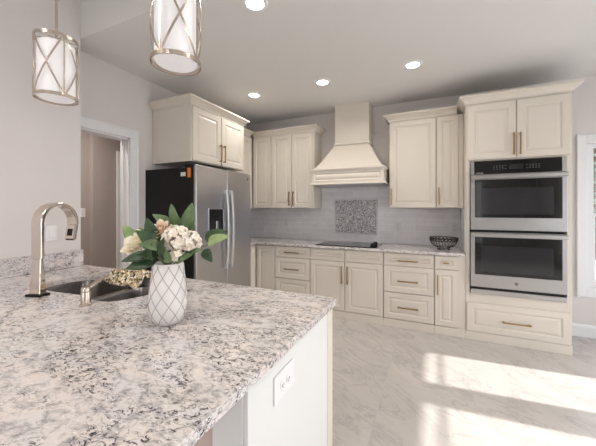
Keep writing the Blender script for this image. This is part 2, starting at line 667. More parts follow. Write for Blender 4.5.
baseboard('baseboard_back', [(1.19, YB), (XR, YB)])
baseboard('baseboard_left', [(XL, 2.10), (XL, 2.17)])
baseboard('baseboard_right', [(XR, YB), (XR, 3.26)])

# doorway casing (door_1), with jamb lining
b = MB()
b.box(XL + .001, XL + .02, d1, d1 + .092, 0, dz + .092)
b.box(XL + .001, XL + .02, d0, d1, dz, dz + .092)
b.box(XL + .001, XL + .02, d0 - .092, d0, 0, dz + .092)
b.box(XL + .018, XL + .028, d1 + .074, d1 + .092, 0, dz + .092)
b.box(XL + .018, XL + .028, d0, d1 + .092, dz + .074, dz + .092)
dr = b.build('door_1', 'trim', bevel=.004, kind='structure')
b = MB()
b.box(XL - .12, XL, d1 - .016, d1 - .001, 0, dz - .001)
b.box(XL - .12, XL, d0 + .001, d0 + .016, 0, dz - .001)
b.box(XL - .12, XL, d0 + .001, d1 - .001, dz - .016, dz - .001)
b.box(XL - .075, XL - .06, d1 - .028, d1 - .014, 0, dz - .014)
b.build('door_jamb', 'trim', dr)
# a second door in the hall wall
b = MB()
b.box(-3.999, -3.98, 2.65, 2.74, 0, 2.15)
b.box(-3.999, -3.98, 3.48, 3.57, 0, 2.15)
b.box(-3.999, -3.98, 2.74, 3.48, 2.06, 2.15)
h2 = b.build('door_2', 'trim', bevel=.004, kind='structure')
b = MB()
b.panel(2.745, 3.475, .01, 1.0, 0, .03, .11)
b.panel(2.745, 3.475, 1.0, 2.055, 0, .03, .11)
dl = b.build('door_leaf', 'trim', h2)
dl.rotation_euler = (0, 0, radians(90))
dl.location = (-3.992, 0, 0)

# tiled backsplash (fixed to the walls)
b = MB()
b.box(XL + .002, .296, YB - .010, YB - .001, CT + .001, 1.352)
b.box(-1.49, -.51, YB - .010, YB - .001, 1.352, 1.72)
b.box(XL + .001, XL + .010, 3.14, YB - .012, CT + .001, 1.352)
b.box(.2965, .3045, 3.53, YB - .012, CT + .001, 1.352)
b.build('wall_tiling', 'tile', kind='structure')

# ------------------------------------------------------------------ outdoors
MB().box(-30, 30, -30, 34, -.5, -.35).build('ground', 'ground', kind='structure')


def conifer(x, y, h, r, label):
    t = thing('conifer_tree', label, 'tree', (x, y, -.36), 0, 'trees beyond the window')
    MB().tube([(0, 0, 0), (0, 0, h * .95)], [.11, .02], 8).build('trunk', 'bark', t)
    b = MB()
    rnd = random.Random(int(x * 100 + y * 10))
    for k in range(420):
        f = rnd.random() ** .7
        z = h * (.12 + .86 * f)
        rr = r * (1 - f) * (.35 + .65 * rnd.random()) + .04
        a = rnd.random() * 2 * pi
        p = Vector((cos(a) * rr, sin(a) * rr, z))
        d = Vector((cos(a), sin(a), -.35))
        s = .16 + .14 * rnd.random()
        sd = Vector((-sin(a), cos(a), rnd.uniform(-.3, .3)))
        up = d.cross(sd).normalized() * .03
        b.faces([p - d * s * .5 + up, p + sd * s * .4, p + d * s - Vector((0, 0, .05)), p - sd * s * .4, p - up], [(0, 1, 2), (0, 2, 3), (4, 2, 1), (4, 3, 2)])
    b.build('foliage', 'conifer', t)


conifer(2.75, 8.6, 4.6, 1.3, 'dark conifer seen through the window, nearer of the two')
conifer(4.9, 13.0, 7.5, 1.9, 'taller conifer behind the nearer one, seen through the window')
t = thing('snowy_bush', 'low bush under the conifers outside the window', 'bush', (2.2, 6.3, -.36))
b = MB()
for k in range(260):
    a, e = random.random() * 2 * pi, random.random()
    rr = .55 * (e ** .5)
    p = Vector((cos(a) * rr, sin(a) * rr, .15 + .7 * (1 - e) * random.random() + .1 * random.random()))
    d = Vector((random.uniform(-1, 1), random.uniform(-1, 1), random.uniform(-.2, 1))).normalized()
    sd = d.orthogonal().normalized()
    b.faces([p, p + sd * .05 + d * .07, p + d * .15, p - sd * .05 + d * .07], [(0, 1, 2), (0, 2, 3)])
b.build('foliage', 'leafmid', t)
b = MB()
for k in range(7):
    a = k * 2 * pi / 7
    b.tube([(0, 0, 0), (cos(a) * .15, sin(a) * .15, .3), (cos(a) * .34, sin(a) * .34, .55)], [.02, .014, .006], 6)
b.build('stem', 'bark', t)

# ------------------------------------------------------------------ cabinet builder
CROWN = [(0, -.085), (.010, -.085), (.010, -.070), (.016, -.060), (.026, -.048), (.040, -.034), (.050, -.026), (.056, -.022), (.064, -.018), (.064, 0), (0, 0)]


def pull(b, x, z, y, length, vertical):
    """brass bar handle standing off the face at y (towards -y)"""
    r = .0055
    l = length / 2
    if vertical:
        b.box(x - .0065, x + .0065, y - .036, y - .026, z - l, z + l)
        for s in (-1, 1):
            b.box(x - r, x + r, y - .028, y - .0005, z + s * (l - .012) - r, z + s * (l - .012) + r)
    else:
        b.box(x - l, x + l, y - .036, y - .026, z - .0065, z + .0065)
        for s in (-1, 1):
            b.box(x + s * (l - .012) - r, x + s * (l - .012) + r, y - .028, y - .0005, z - r, z + r)
    return b


def cabinet(name, label, loc, rz, x0, x1, z0, z1, depth, fronts, crown=None, kick=0.0, crown_z=None, group=None, fw=.055):
    """root at loc; local x along the front, -y is the front; door faces at y=0"""
    zr = loc[2]
    t = thing(name, label, 'cabinet', loc, rz, group)
    b = MB()
    b.box(x0, x1, .02, depth, z0 - zr, z1 - zr)
    b.build('carcass', 'cab', t, bevel=.002)
    for f in fronts:
        kind, fx0, fx1, fz0, fz1 = f[:5]
        o = MB().panel(fx0, fx1, fz0 - zr, fz1 - zr, 0, .0195, fw).build(kind, 'cab', t)
        for hd in f[5:]:
            v, hx, hz, ln = hd
            pull(MB(), hx, hz - zr, 0, ln, v == 'v').build('handle', 'brass', o, bevel=.002)
    if crown:
        cz = (crown_z or 2.505) - zr
        MB().crown(crown, [(o, cz + z) for o, z in CROWN]).build('crown_molding', 'cab', t)
    if kick:
        MB().box(x0, x1, .002, .0195, z0 - zr, z0 - zr + kick).build('base_board', 'cab', t, bevel=.002)
    return t


YF = 3.5     # face of base and oven cabinets
YU = 3.77    # face of wall cabinets
XF = -2.24   # face of the fridge cabinet
g = .004

# oven tower: face frame pieces so that the ovens sit in a real recess
t = thing('oven_cabinet', 'tall cream oven cabinet with two top doors, a bottom drawer and the ovens built in', 'cabinet', (.734, YF, 0))
x0, x1 = .307 - .734, 1.161 - .734
b = MB()
b.box(x0, x0 + .036, .02, YB - YF - .003, 0, 2.44)
b.box(x1 - .036, x1, .02, YB - YF - .003, 0, 2.44)
b.box(x0 + .036, x1 - .036, .02, YB - YF - .003, 0, .478)
b.box(x0 + .036, x1 - .036, .02, YB - YF - .003, 1.838, 2.44)
b.build('carcass', 'cab', t, bevel=.002)
for a, c, hx in ((.322, .733, .711), (.741, 1.146, .764)):
    o = MB().panel(a - .734, c - .734, 1.852, 2.415, 0, .0195, .062).build('door', 'cab', t)
    pull(MB(), hx - .734, 1.985, 0, .215, True).build('handle', 'brass', o, bevel=.002)
o = MB().panel(.316 - .734, 1.146 - .734, .092, .386, 0, .0195, .055).build('drawer', 'cab', t)
pull(MB(), 0, .229, 0, .235, False).build('handle', 'brass', o, bevel=.002)
MB().box(x0, x1, .002, .0195, 0, .088).build('base_board', 'cab', t, bevel=.002)
MB().crown([(x0, YB - YF - .003), (x0, .02), (x1, .02), (x1, YB - YF - .003)], [(o, 2.51 + z) for o, z in CROWN]).build('crown_molding', 'cab', t)

# double wall oven
t = thing('double_wall_oven', 'stainless double wall oven with black glass doors in the tall cabinet', 'oven', (.732, YF, .482))
z = lambda v: v - .482
b = MB()
b.box(-.345, .345, .025, .52, z(.5), z(1.825))
b.build('oven_body', 'dark', t)
b = MB()
for s in (-1, 1):
    b.box(min(s * .385, s * .352), max(s * .385, s * .352), -.004, .019, z(1.695), z(1.833))
b.box(-.352, .352, .004, .019, z(1.695), z(1.833))
b.build('control_frame', 'ovensteel', t, bevel=.002)
cp = MB().box(-.350, .350, -.006, .003, z(1.700), z(1.830)).build('control_panel', 'blackglass', t, bevel=.002)
dsp = MB().box(-.055, .055, -.0075, -.0062, z(1.742), z(1.785)).build('display', 'dark', cp)
greyk = plain('key_legend', srgb(112, 114, 120), .5, noise=.1, scale=60)
for s in (-1, 1):
    for i in range(5):
        for j in range(3):
            if i == 0 and j == 1:
                continue
            xx = s * (.085 + i * .024)
            MB().box(xx - .005, xx + .005, -.0072, -.0062, z(1.745 + j * .016) - .003, z(1.745 + j * .016) + .003).build('key', greyk, cp)
b = MB()
for i in range(7):
    b.box(-.335 + i * .009, -.335 + i * .009 + .006, -.0072, -.0062, z(1.708), z(1.715))
b.build('panel_lettering', 'label', cp)


def oven_door(name_lbl, zb, zt, gb, gt, logo):
    o = MB().box(-.385, .385, -.022, .019, z(zb), z(zt)).build('oven_door', 'ovensteel', t, bevel=.004)
    o['label'] = name_lbl
    gl = MB().box(-.348, .348, -.0255, -.0222, z(gb), z(gt)).build('oven_glass', 'blackglass', o, bevel=.002)
    MB().box(-.295, .285, -.0264, -.0257, z(gb + .035), z(gt - .085)).build('oven_window', 'ovenglass', gl)
    b = MB()
    b.box(-.380, .380, -.078, -.052, z(gt + .006), z(gt + .045))
    for s in (-1, 1):
        b.box(s * .366 - .018, s * .366 + .018, -.056, -.0224, z(gt + .008), z(gt + .043))
    b.build('handle', 'ovensteel', o, bevel=.007, seg=3)
    if logo:
        bb = MB()
        bb.lathe([(.0165, 0), (.0165, .0015)], (0, 0, 0), 20)
        lg = bb.build('logo_disc', greyk, o)
        lg.rotation_euler = (radians(90), 0, 0)
        lg.location = (0, -.0222, z(.618))


oven_door('upper oven door', 1.135, 1.690, 1.26, 1.640, False)
oven_door('lower oven door', .558, 1.113, .685, 1.063, True)
MB().box(-.37, .37, .006, .022, z(1.114), z(1.134)).build('gap_strip', 'dark', t)
MB().box(-.37, .37, .006, .022, z(.530), z(.557)).build('lower_gap_strip', 'dark', t)  # dark strip filling the black gap under the lower door
MB().box(-.385, .385, -.006, .019, z(.484), z(.529)).build('bottom_trim', 'ovensteel', t, bevel=.003)

# base cabinets on the cooktop wall
BD = YB - YF - .013
zd = .706
t = cabinet('base_cabinet', 'narrow cream base cabinet with small top drawer beside the oven tower', (.156, YF, 0), 0, .010 - .156, .305 - .156, 0, .852, BD,
            [('drawer', .014 - .156, .238 - .156, zd, .842, ('h', .122 - .156, .772, .055)), ('door', .014 - .156, .238 - .156, .098, zd - .010, ('v', .041 - .156, .535, .215))], kick=.09)
t = cabinet('drawer_cabinet', 'cream base cabinet of three wide drawers right of the cooktop', (-.26, YF, 0), 0, -.525 + .26, .008 + .26, 0, .852, BD,
            [('drawer', -.521 + .26, .004 + .26, zd, .842, ('h', 0, .764, .215)), ('drawer', -.521 + .26, .004 + .26, .404, zd - .010, ('h', 0, .535, .215)), ('drawer', -.521 + .26, .004 + .26, .098, .394, ('h', 0, .239, .215))], kick=.09)
t = cabinet('cooktop_cabinet', 'cream base cabinet with two tall doors under the cooktop', (-.983, YF, 0), 0, -1.441 + .983, -.527 + .983, 0, .852, BD,
            [('drawer_front', -1.437 + .983, -.988 + .983, zd, .842), ('drawer_front', -.978 + .983, -.531 + .983, zd, .842),
             ('door', -1.437 + .983, -.988 + .983, .098, zd - .010, ('v', -1.019 + .983, .542, .215)), ('door', -.978 + .983, -.531 + .983, .098, zd - .010, ('v', -.947 + .983, .542, .215))], kick=.09)
t = cabinet('drawer_cabinet', 'cream base cabinet of three drawers left of the cooktop', (-1.70, YF, 0), 0, -1.958 + 1.70, -1.443 + 1.70, 0, .852, BD,
            [('drawer', -1.954 + 1.70, -1.447 + 1.70, zd, .842, ('h', 0, .772, .215)), ('drawer', -1.954 + 1.70, -1.447 + 1.70, .424, zd - .010, ('h', 0, .551, .215)), ('drawer', -1.954 + 1.70, -1.447 + 1.70, .098, .414, ('h', 0, .25, .215))], kick=.09)
t = cabinet('corner_cabinet', 'cream corner base cabinet with one plain door beside the refrigerator', (-2.10, YF, 0), 0, -2.258 + 2.10, -1.960 + 2.10, 0, .852, BD,
            [('door', -2.254 + 2.10, -1.964 + 2.10, .098, .842)], kick=.09)
t = cabinet('base_cabinet', 'cream base cabinet end tucked between the refrigerator and the corner', (-2.262, 3.335, 0), 90, -.19, .164, 0, .852, .54,
            [('door', -.186, .158, .098, .842)], kick=.09)

# L-shaped worktop
b = MB()
pts = [(XL + .012, 3.15), (-2.232, 3.15), (-2.232, 3.468), (.296, 3.468), (.296, YB - .013), (XL + .012, YB - .013)]
b.loft([[(x, y, .854) for x, y in pts], [(x, y, CT) for x, y in pts]])
o = b.build('granite_worktop', 'granite', bevel=.006)
o['label'] = 'grey speckled granite worktop along the tiled wall under the hood'
o['category'] = 'countertop'

# cooktop
t = thing('cooktop', 'black glass cooktop set in the granite under the range hood', 'cooktop', (-.985, 3.73, CT + .001))
MB().box(-.385, .385, -.22, .22, 0, .009).build('glass_top', 'blackglass', t, bevel=.004)
for cx_, cy_, r in ((-.22, .09, .1), (-.2, -.11, .075), (.1, .1, .085), (.08, -.1, .09)):
    pth = [(cx_ + r * cos(a * pi / 16), cy_ + r * sin(a * pi / 16), .0092) for a in range(32)]
    MB().tube(pth, .0012, 4, True).build('burner_ring', greyk, t)
for yy in (-.12, -.02, .08):
    MB().lathe([(.030, 0), (.031, .005), (.024, .008), (.022, .030), (.019, .034)], (.315, yy, .0095), 20).build('knob', 'black', t, smooth=True)

# wall cabinets on the cooktop wall
UD = YB - YU - .003
UZ = 1.357
t = cabinet('upper_cabinet', 'narrow cream wall cabinet in the corner beside the refrigerator cabinet', (-2.33, YU, UZ), 0, -2.488 + 2.33, -2.176 + 2.33, UZ, 2.42, UD,
            [('door', -2.484 + 2.33, -2.180 + 2.33, UZ + .006, 2.41)], crown=[(-2.486 + 2.33, .02), (-2.176 + 2.33, .02)])
t = cabinet('upper_cabinet', 'cream two-door wall cabinet left of the range hood', (-1.835, YU, UZ), 0, -2.174 + 1.835, -1.497 + 1.835, UZ, 2.42, UD,
            [('door', -2.166 + 1.835, -1.841 + 1.835, UZ + .006, 2.41, ('v', -1.868 + 1.835, 1.495, .20)), ('door', -1.832 + 1.835, -1.516 + 1.835, UZ + .006, 2.41, ('v', -1.805 + 1.835, 1.495, .20))],
            crown=[(-2.174 + 1.835, .02), (-1.497 + 1.835, .02), (-1.497 + 1.835, UD)])
t = cabinet('upper_cabinet', 'cream wall cabinet with one wide door right of the range hood', (-.235, YU, UZ), 0, -.498 + .235, .028 + .235, UZ, 2.42, UD,
            [('door', -.486 + .235, .024 + .235, UZ + .006, 2.41, ('v', -.468 + .235, 1.495, .20))], crown=[(-.498 + .235, UD), (-.498 + .235, .02), (.028 + .235, .02)])
t = cabinet('upper_cabinet', 'cream wall cabinet with one narrow door against the oven tower', (.165, YU, UZ), 0, .030 - .165, .303 - .165, UZ, 2.42, UD,
            [('door', .034 - .165, .254 - .165, UZ + .006, 2.41, ('v', .058 - .165, 1.495, .20))], crown=[(.030 - .165, .02), (.240 - .165, .02)])
# on the left wall, between the fridge cabinet and the corner
t = cabinet('upper_cabinet', 'cream wall cabinet on the left wall hidden behind the refrigerator cabinet', (-2.49, 3.48, UZ), 90, 3.198 - 3.48, 3.765 - 3.48, UZ, 2.42, .325,
            [('door', 3.206 - 3.48, 3.745 - 3.48, UZ + .006, 2.41)], crown=[(3.262 - 3.48, .02), (3.722 - 3.48, .02)])
# fridge cabinet
t = cabinet('fridge_cabinet', 'cream two-door cabinet on the left wall above the refrigerator', (XF, 2.735, 1.842), 90, 2.278 - 2.735, 3.192 - 2.735, 1.842, 2.42, .575,
            [('door', 2.290 - 2.735, 2.729 - 2.735, 1.852, 2.41, ('v', 2.703 - 2.735, 1.985, .20)), ('door', 2.741 - 2.735, 3.180 - 2.735, 1.852, 2.41, ('v', 2.767 - 2.735, 1.985, .20))],
            crown=[(2.278 - 2.735, .575), (2.278 - 2.735, .02), (3.192 - 2.735, .02), (3.192 - 2.735, .25)], fw=.062)

# range hood
t = thing('range_hood', 'tall cream chimney range hood above the cooktop', 'range hood', (-.985, YB - .012, 1.655))
b = MB()
b.box(-.230, .230, -.235, 0, 2.21 - 1.655, H - 1.655 - .001)
b.build('chimney', 'cab', t, bevel=.002)
b = MB()
loops = []
for k in range(9):
    f = k / 8
    s = f ** .88
    hw = .440 + (.226 - .440) * s
    dp = .505 + (.232 - .505) * s
    zz = .20 + (.555 - .20) * f
    loops.append([(-hw, -dp, zz), (hw, -dp, zz), (hw, 0, zz), (-hw, 0, zz)])
b.loft(loops)
b.build('canopy', 'cab', t)
b = MB()
b.box(-.452, .452, -.500, 0, .018, .18)
b.build('skirt_box', 'cab', t)
MB().panel(-.452, .452, .018, .18, -.518, .018, .036).build('skirt_panel', 'cab', t)
b = MB()
b.crown([(-.452, 0), (-.452, -.518), (.452, -.518), (.452, 0)], [(0, .172), (.008, .172), (.022, .188), (.022, .198), (0, .204)])
b.crown([(-.452, 0), (-.452, -.518), (.452, -.518), (.452, 0)], [(0, 0), (.022, 0), (.022, .010), (.012, .020), (0, .022)])
b.crown([(-.226, 0), (-.226, -.232), (.226, -.232), (.226, 0)], [(0, .548), (.02, .548), (.02, .556), (.008, .572), (0, .572)])
b.build('molding', 'cab', t)
MB().box(-.44, .44, -.49, -.01, -.004, .017).build('filter_liner', 'steel', t)

# mosaic panel behind the cooktop
t = thing('mosaic_panel', 'grey stone mosaic panel framed on the tiles behind the cooktop', 'tile panel', (-.99, YB - .0115, 1.0))
MB().box(-.285, .285, -.008, 0, .012, .466).build('mosaic_field', 'mosaic', t)
b = MB()
pr = [(-.006, 0), (.012, 0), (.012, -.0)]
b.box(-.303, .303, -.014, 0, -.006, .011)
b.box(-.303, .303, -.014, 0, .467, .484)
b.box(-.303, -.286, -.014, 0, .011, .467)
b.box(.286, .303, -.014, 0, .011, .467)
b.build('pencil_frame', 'greyplate', t, bevel=.004)


# outlets
def outlet(label, loc, rz, mat='greyplate', horizontal=False, switch=False, w=.072, h=.116):
    t = thing('light_switch' if switch else 'wall_outlet', label, 'light switch' if switch else 'outlet', loc, rz)
    if horizontal:
        w, h = h, w
    p = MB().box(-w / 2, w / 2, -.006, 0, -h / 2, h / 2).build('cover_plate', mat, t, bevel=.002)
    if switch:
        MB().box(-.017, .017, -.010, -.0062, -.033, .033).build('rocker', mat, t, bevel=.002)
    else:
        for s in (-1, 1):
            b = MB()
            c = (s * .021, 0) if horizontal else (0, s * .021)
            b.lathe([(.0155, 0), (.0155, .002), (.013, .003)], (0, 0, 0), 20)
            r = b.build('receptacle', mat, t)
            r.rotation_euler = (radians(90), 0, 0)
            r.location = (c[0], -.0062, c[1])
            sb = MB()
            for q in (-1, 1):
                sb.box(q * .006 - .0012, q * .006 + .0012, -.005, .004, .0031, .0036)
            sb.box(-.002, .002, -.0105, -.0065, .0031, .0036)
            sb.build('slot', 'dark', r)
    return t


outlet('outlet on the tiles under the two-door wall cabinet', (-2.072, YB - .0112, 1.145), 0)
outlet('outlet on the tiles between the mosaic panel and the wire bowl', (-.424, YB - .0112, 1.115), 0)
outlet('outlet on the tiles above the wire bowl, next to the oven tower', (.235, YB - .0112, 1.115), 0)
outlet('white light switch on the pale wall behind the faucet', (XS + .0005, 1.236, 1.165), 90, 'plate', switch=True)
outlet('white light switch on the brown hall wall', (-4.0795, 2.26, 1.30), 90, 'plate', switch=True)

# ------------------------------------------------------------------ refrigerator
t = thing('refrigerator', 'stainless side by side refrigerator with black sides and long bar handles', 'refrigerator', (-2.1, 2.660, 0), 90)
hw = .474
MB().box(-hw + .004, hw - .004, .038, .722, .03, 1.765).build('cabinet_body', 'black', t, bevel=.004)
MB().box(-hw + .01, hw - .01, .012, .037, .0, .085).build('kick_grille', 'black', t, bevel=.003)
dv = 2.650 - 2.652


def fr_door(xa, xb, hx, hs):
    o = MB().box(xa, xb, 0, .036, .09, 1.783).build('door', 'steel', t, bevel=.012, seg=3)
    b = MB()
    pth = []
    for k in range(17):
        f = k / 16
        zz = .70 + f * .845
        bow = -.030 - .028 * sin(pi * f) ** .8
        pth.append(((hx, bow, zz), (1, 0, 0), (0, 1, 0)))
    b.band(pth, .030, .018)
    b.box(hx - .014, hx + .014, -.040, -.0005, .692, .735)
    b.box(hx - .014, hx + .014, -.040, -.0005, 1.512, 1.556)
    b.build('handle', 'handlesteel', o, bevel=.005)
    return o


dl = fr_door(-hw, dv - .003, -.040, -1)
dr_ = fr_door(dv + .003, hw, .046, 1)
# dispenser on the left door
x0, x1, z0, z1 = 2.348 - 2.652, 2.592 - 2.652, 1.045, 1.355
b = MB()
b.box(x0, x0 + .012, -.006, -.0003, z0, z1)
b.box(x1 - .012, x1, -.006, -.0003, z0, z1)
b.box(x0 + .012, x1 - .012, -.006, -.0003, z1 - .012, z1)
b.box(x0 + .012, x1 - .012, -.006, -.0003, z0, z0 + .02)
ds = b.build('water_dispenser', 'steel', dl, bevel=.002)
MB().box(x0 + .012, x1 - .012, -.004, -.0004, z0 + .02, z1 - .012).build('dispenser_recess', 'blackglass', dl)
b = MB()
b.box(x0 + .02, x1 - .02, -.0056, -.0042, z1 - .085, z1 - .02)
b.build('dispenser_panel', 'black', dl)
b = MB()
b.box(-.12 - .075, -.12 - .045, -.018, -.0042, z0 + .055, z0 + .175)
b.box(-.12 - .080, -.12 - .04, -.026, -.0042, z0 + .02, z0 + .030)
b.build('dispenser_paddle', 'steel', dl, bevel=.003)
b = MB()
b.lathe([(.016, 0), (.016, .002)], (0, 0, 0), 18)
lg = b.build('logo_disc', greyk, dr_)
lg.rotation_euler = (radians(90), 0, 0)
lg.location = (.40, -.0003, 1.715)
b = MB()
for s in (-1, 1):
    b.box(s * .43 - .035, s * .43 + .035, .04, .16, 1.7655, 1.79)
b.build('hinge_cover', 'black', t, bevel=.004)
# tags on the black side (local -x face)
o = MB().box(-hw - .002 + .004, -hw + .0035, .028 + .07 - .055 + .01, .028 + .07, 1.66, 1.755).build('energy_tag', 'orange', t)
o.location = (0, .018, 0)
o = MB().box(-hw + .0015, -hw + .0035, .14, .205, 1.675, 1.715).build('paper_label', 'label', t)

# ------------------------------------------------------------------ peninsula
PX, PY0, PY1 = -.457, .12, 1.475
t = thing('peninsula_cabinet', 'white peninsula base with taupe knee wall under the big granite top', 'cabinet', (-1.55, 1.07, 0))
ox, oy = -1.55, 1.07
b = MB()
b.box(XS + .004 - ox, -.490 - ox, .73 - oy, 1.43 - oy, 0, .66)
b.build('carcass', 'white', t)
b = MB()
b.box(-.4895 - ox, -.474 - ox, .692 - oy, 1.372 - oy, 0, .853)
b.build('end_panel', 'white', t, bevel=.002)
b = MB()
b.box(-.51 - ox, -.472 - ox, 1.374 - oy, 1.452 - oy, 0, .853)
b.build('corner_post', 'cab', t, bevel=.003)
b = MB()
b.box(-.598 - ox, -.490 - ox, .688 - oy, .725 - oy, 0, .853)
b.build('corner_trim', 'white', t, bevel=.002)
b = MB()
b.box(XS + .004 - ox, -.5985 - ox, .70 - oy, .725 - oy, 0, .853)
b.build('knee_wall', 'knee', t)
b = MB()
b.box(XS + .004 - ox, -.511 - ox, 1.431 - oy, 1.447 - oy, .06, .853)
b.build('front_panel', 'cab', t)


def catmull(pts, n=5):
    out = []
    N = len(pts)
    for i in range(N):
        p0, p1, p2, p3 = [Vector(pts[(i + k - 1) % N]) for k in range(4)]
        for j in range(n):
            f = j / n
            out.append(0.5 * ((2 * p1) + (p2 - p0) * f + (2 * p0 - 5 * p1 + 4 * p2 - p3) * f * f + (3 * p1 - p0 - 3 * p2 + p3) * f ** 3))
    return [(v.x, v.y) for v in out]


SINK = catmull([(-2.22, 1.06), (-2.17, .965), (-2.06, .928), (-1.93, .925), (-1.80, .942), (-1.70, .950), (-1.62, .930), (-1.52, .928), (-1.45, .965),
                (-1.405, 1.08), (-1.40, 1.20), (-1.45, 1.285), (-1.58, 1.31), (-1.80, 1.31), (-2.02, 1.31), (-2.15, 1.27), (-2.21, 1.18)])


def slab_with_hole(outer, hole, z0, z1):
    b = bmesh.new()
    def ring(pts, z):
        vs = [b.verts.new((x, y, z)) for x, y in pts]
        es = [b.edges.new((vs[i], vs[(i + 1) % len(vs)])) for i in range(len(vs))]
        return vs, es
    top = [ring(outer, z1), ring(hole, z1)]
    bot = [ring(outer, z0), ring(hole, z0)]
    for lv in (top, bot):
        bmesh.ops.triangle_fill(b, use_beauty=True, use_dissolve=False, edges=lv[0][1] + lv[1][1])
    for (tv, _), (bv, _) in zip(top, bot):
        n = len(tv)
        for i in range(n):
            b.faces.new((tv[i], tv[(i + 1) % n], bv[(i + 1) % n], bv[i]))
    return b


mb = MB()
mb.b.free()
mb.b = slab_with_hole([(XS + .0015, PY0), (PX, PY0), (PX, PY1), (XS + .0015, PY1)], SINK, .854, CT)
o = mb.build('granite_countertop', 'granite', bevel=.006)
o['label'] = 'large pale speckled granite peninsula top holding the sink and vase'
o['category'] = 'countertop'
o = MB().box(XS + .0012, XS + .020, PY0, 1.452, CT + .0008, 1.015).build('granite_upstand', 'granite', bevel=.003)
o['label'] = 'low speckled granite upstand along the pale wall behind the faucet'
o['category'] = 'upstand'

# sink
t = thing('kitchen_sink', 'undermount double bowl stainless sink in the granite peninsula', 'sink', (-1.81, 1.11, .66))
sx, sy, sz = -1.81, 1.11, .66


def rrect(x0, x1, y0, y1, r, n=6):
    out = []
    for (cx_, cy_, a0) in ((x1 - r, y1 - r, 0), (x0 + r, y1 - r, 90), (x0 + r, y0 + r, 180), (x1 - r, y0 + r, 270)):
        for k in range(n + 1):
            a = radians(a0 + 90 * k / n)
            out.append((cx_ + r * cos(a), cy_ + r * sin(a)))
    return out


def bowl(x0, x1, y0, y1, r, dep):
    loops = []
    for ins, dz_, rr in ((0, 0, r), (.004, -.02, r), (.012, -dep + .04, r), (.022, -dep + .012, r), (.045, -dep, r * .8)):
        loops.append([(x - sx, y - sy, .8525 - sz + dz_) for x, y in rrect(x0 + ins, x1 - ins, y0 + ins, y1 - ins, rr)])
    b = MB()
    b.loft(loops, False, True)
    o = b.build('basin', 'sinksteel', t, smooth=True)
    cx_, cy_ = (x0 + x1) / 2, (y0 + y1) / 2
    MB().lathe([(.042, 0), (.042, .003), (.03, .004), (.026, .001)], (cx_ - sx, cy_ - sy, .8525 - sz - dep + .0005), 20).build('drain', 'nickel', o)


bowl(-2.235, -1.725, .915, 1.325, .10, .185)
bowl(-1.690, -1.385, .915, 1.325, .10, .165)
b = MB()
outer = [(x - sx, y - sy) for x, y in rrect(-2.26, -1.36, .895, 1.345, .11)]
h1 = [(x - sx, y - sy) for x, y in rrect(-2.235, -1.725, .915, 1.325, .10)]
h2_ = [(x - sx, y - sy) for x, y in rrect(-1.690, -1.385, .915, 1.325, .10)]
ed = []
for lp in (outer, h1, h2_):
    vs = [b.b.verts.new((x, y, .8528 - sz)) for x, y in lp]
    ed += [b.b.edges.new((vs[i], vs[(i + 1) % len(vs)])) for i in range(len(vs))]
bmesh.ops.triangle_fill(b.b, use_beauty=True, edges=ed)
ex = bmesh.ops.extrude_face_region(b.b, geom=list(b.b.faces))
bmesh.ops.translate(b.b, verts=[v for v in ex['geom'] if isinstance(v, bmesh.types.BMVert)], vec=(0, 0, -.004))
b.build('rim', 'sinksteel', t)

# faucet
t = thing('kitchen_faucet', 'tall polished nickel faucet with a flat arched spout behind the sink', 'faucet', (-1.92, .845, CT + .0005), 17)
MB().box(-.044, .044, -.030, .030, 0, .011).build('base_plate', 'black', t, bevel=.002)
MB().frustum((-.033, .033, -.020, .020), (-.025, .025, -.008, .008), .0112, .200).build('column', 'chrome', t, bevel=.003)
R_ = .105
zc = .385
pth = []
for zz in (.195, .24, .30, .35):
    pth.append(((0, 0, zz), (1, 0, 0), (0, 1, 0)))
for k in range(0, 15):
    a = pi - k * pi / 14 * 1.06
    pth.append(((0, R_ + R_ * cos(a), zc + R_ * sin(a)), (1, 0, 0), (0, -cos(a), -sin(a))))
MB().band(pth, .062, .018).build('spout', 'chrome', t, bevel=.003)
a = pi - pi * 1.06
ey, ez = R_ + R_ * cos(a), zc + R_ * sin(a)
ty, tz = -sin(pi * .06), -cos(pi * .06)
b = MB()
pth = [((0, ey + ty * s, ez + tz * s), (1, 0, 0), (0, cos(a), sin(a))) for s in (.001, .05, .085)]
b.band(pth, .060, .021)
sh = b.build('spray_head', 'chrome', t, bevel=.003)
b = MB()
b.band([((0, ey + ty * s, ez + tz * s), (1, 0, 0), (0, cos(a), sin(a))) for s in (.0855, .090)], .046, .015)
b.build('nozzle', 'black', sh)
b = MB()
b.band([((0, ey + ty * s - .0115, ez + tz * s + .001), (1, 0, 0), (0, cos(a), sin(a))) for s in (.022, .064)], .030, .003)
b.build('spray_button', 'black', sh)

# lever handle
t = thing('faucet_handle', 'short nickel lever handle standing between the two sink bowls and vase', 'faucet handle', (-1.525, .862, CT + .0005))
MB().lathe([(.027, 0), (.027, .006), (.0215, .008), (.0215, .060), (.020, .064)], (0, 0, 0), 24).build('handle_base', 'nickel', t, smooth=True)
MB().lathe([(.0205, 0), (.0205, .014), (.017, .020), (.008, .023)], (0, 0, .0645), 24).build('cap', 'nickel', t, smooth=True)
lv = MB()
lv.band([((-.006, .006, .076), (1, .3, 0), (0, -.3, 1)), ((-.010, .035, .086), (1, .3, 0), (0, -.3, 1)), ((-.016, .068, .100), (1, .3, 0), (0, -.3, 1)), ((-.022, .095, .110), (1, .3, 0), (0, -.3, 1))], .020, .014)
lv.build('lever', 'nickel', t, bevel=.003)

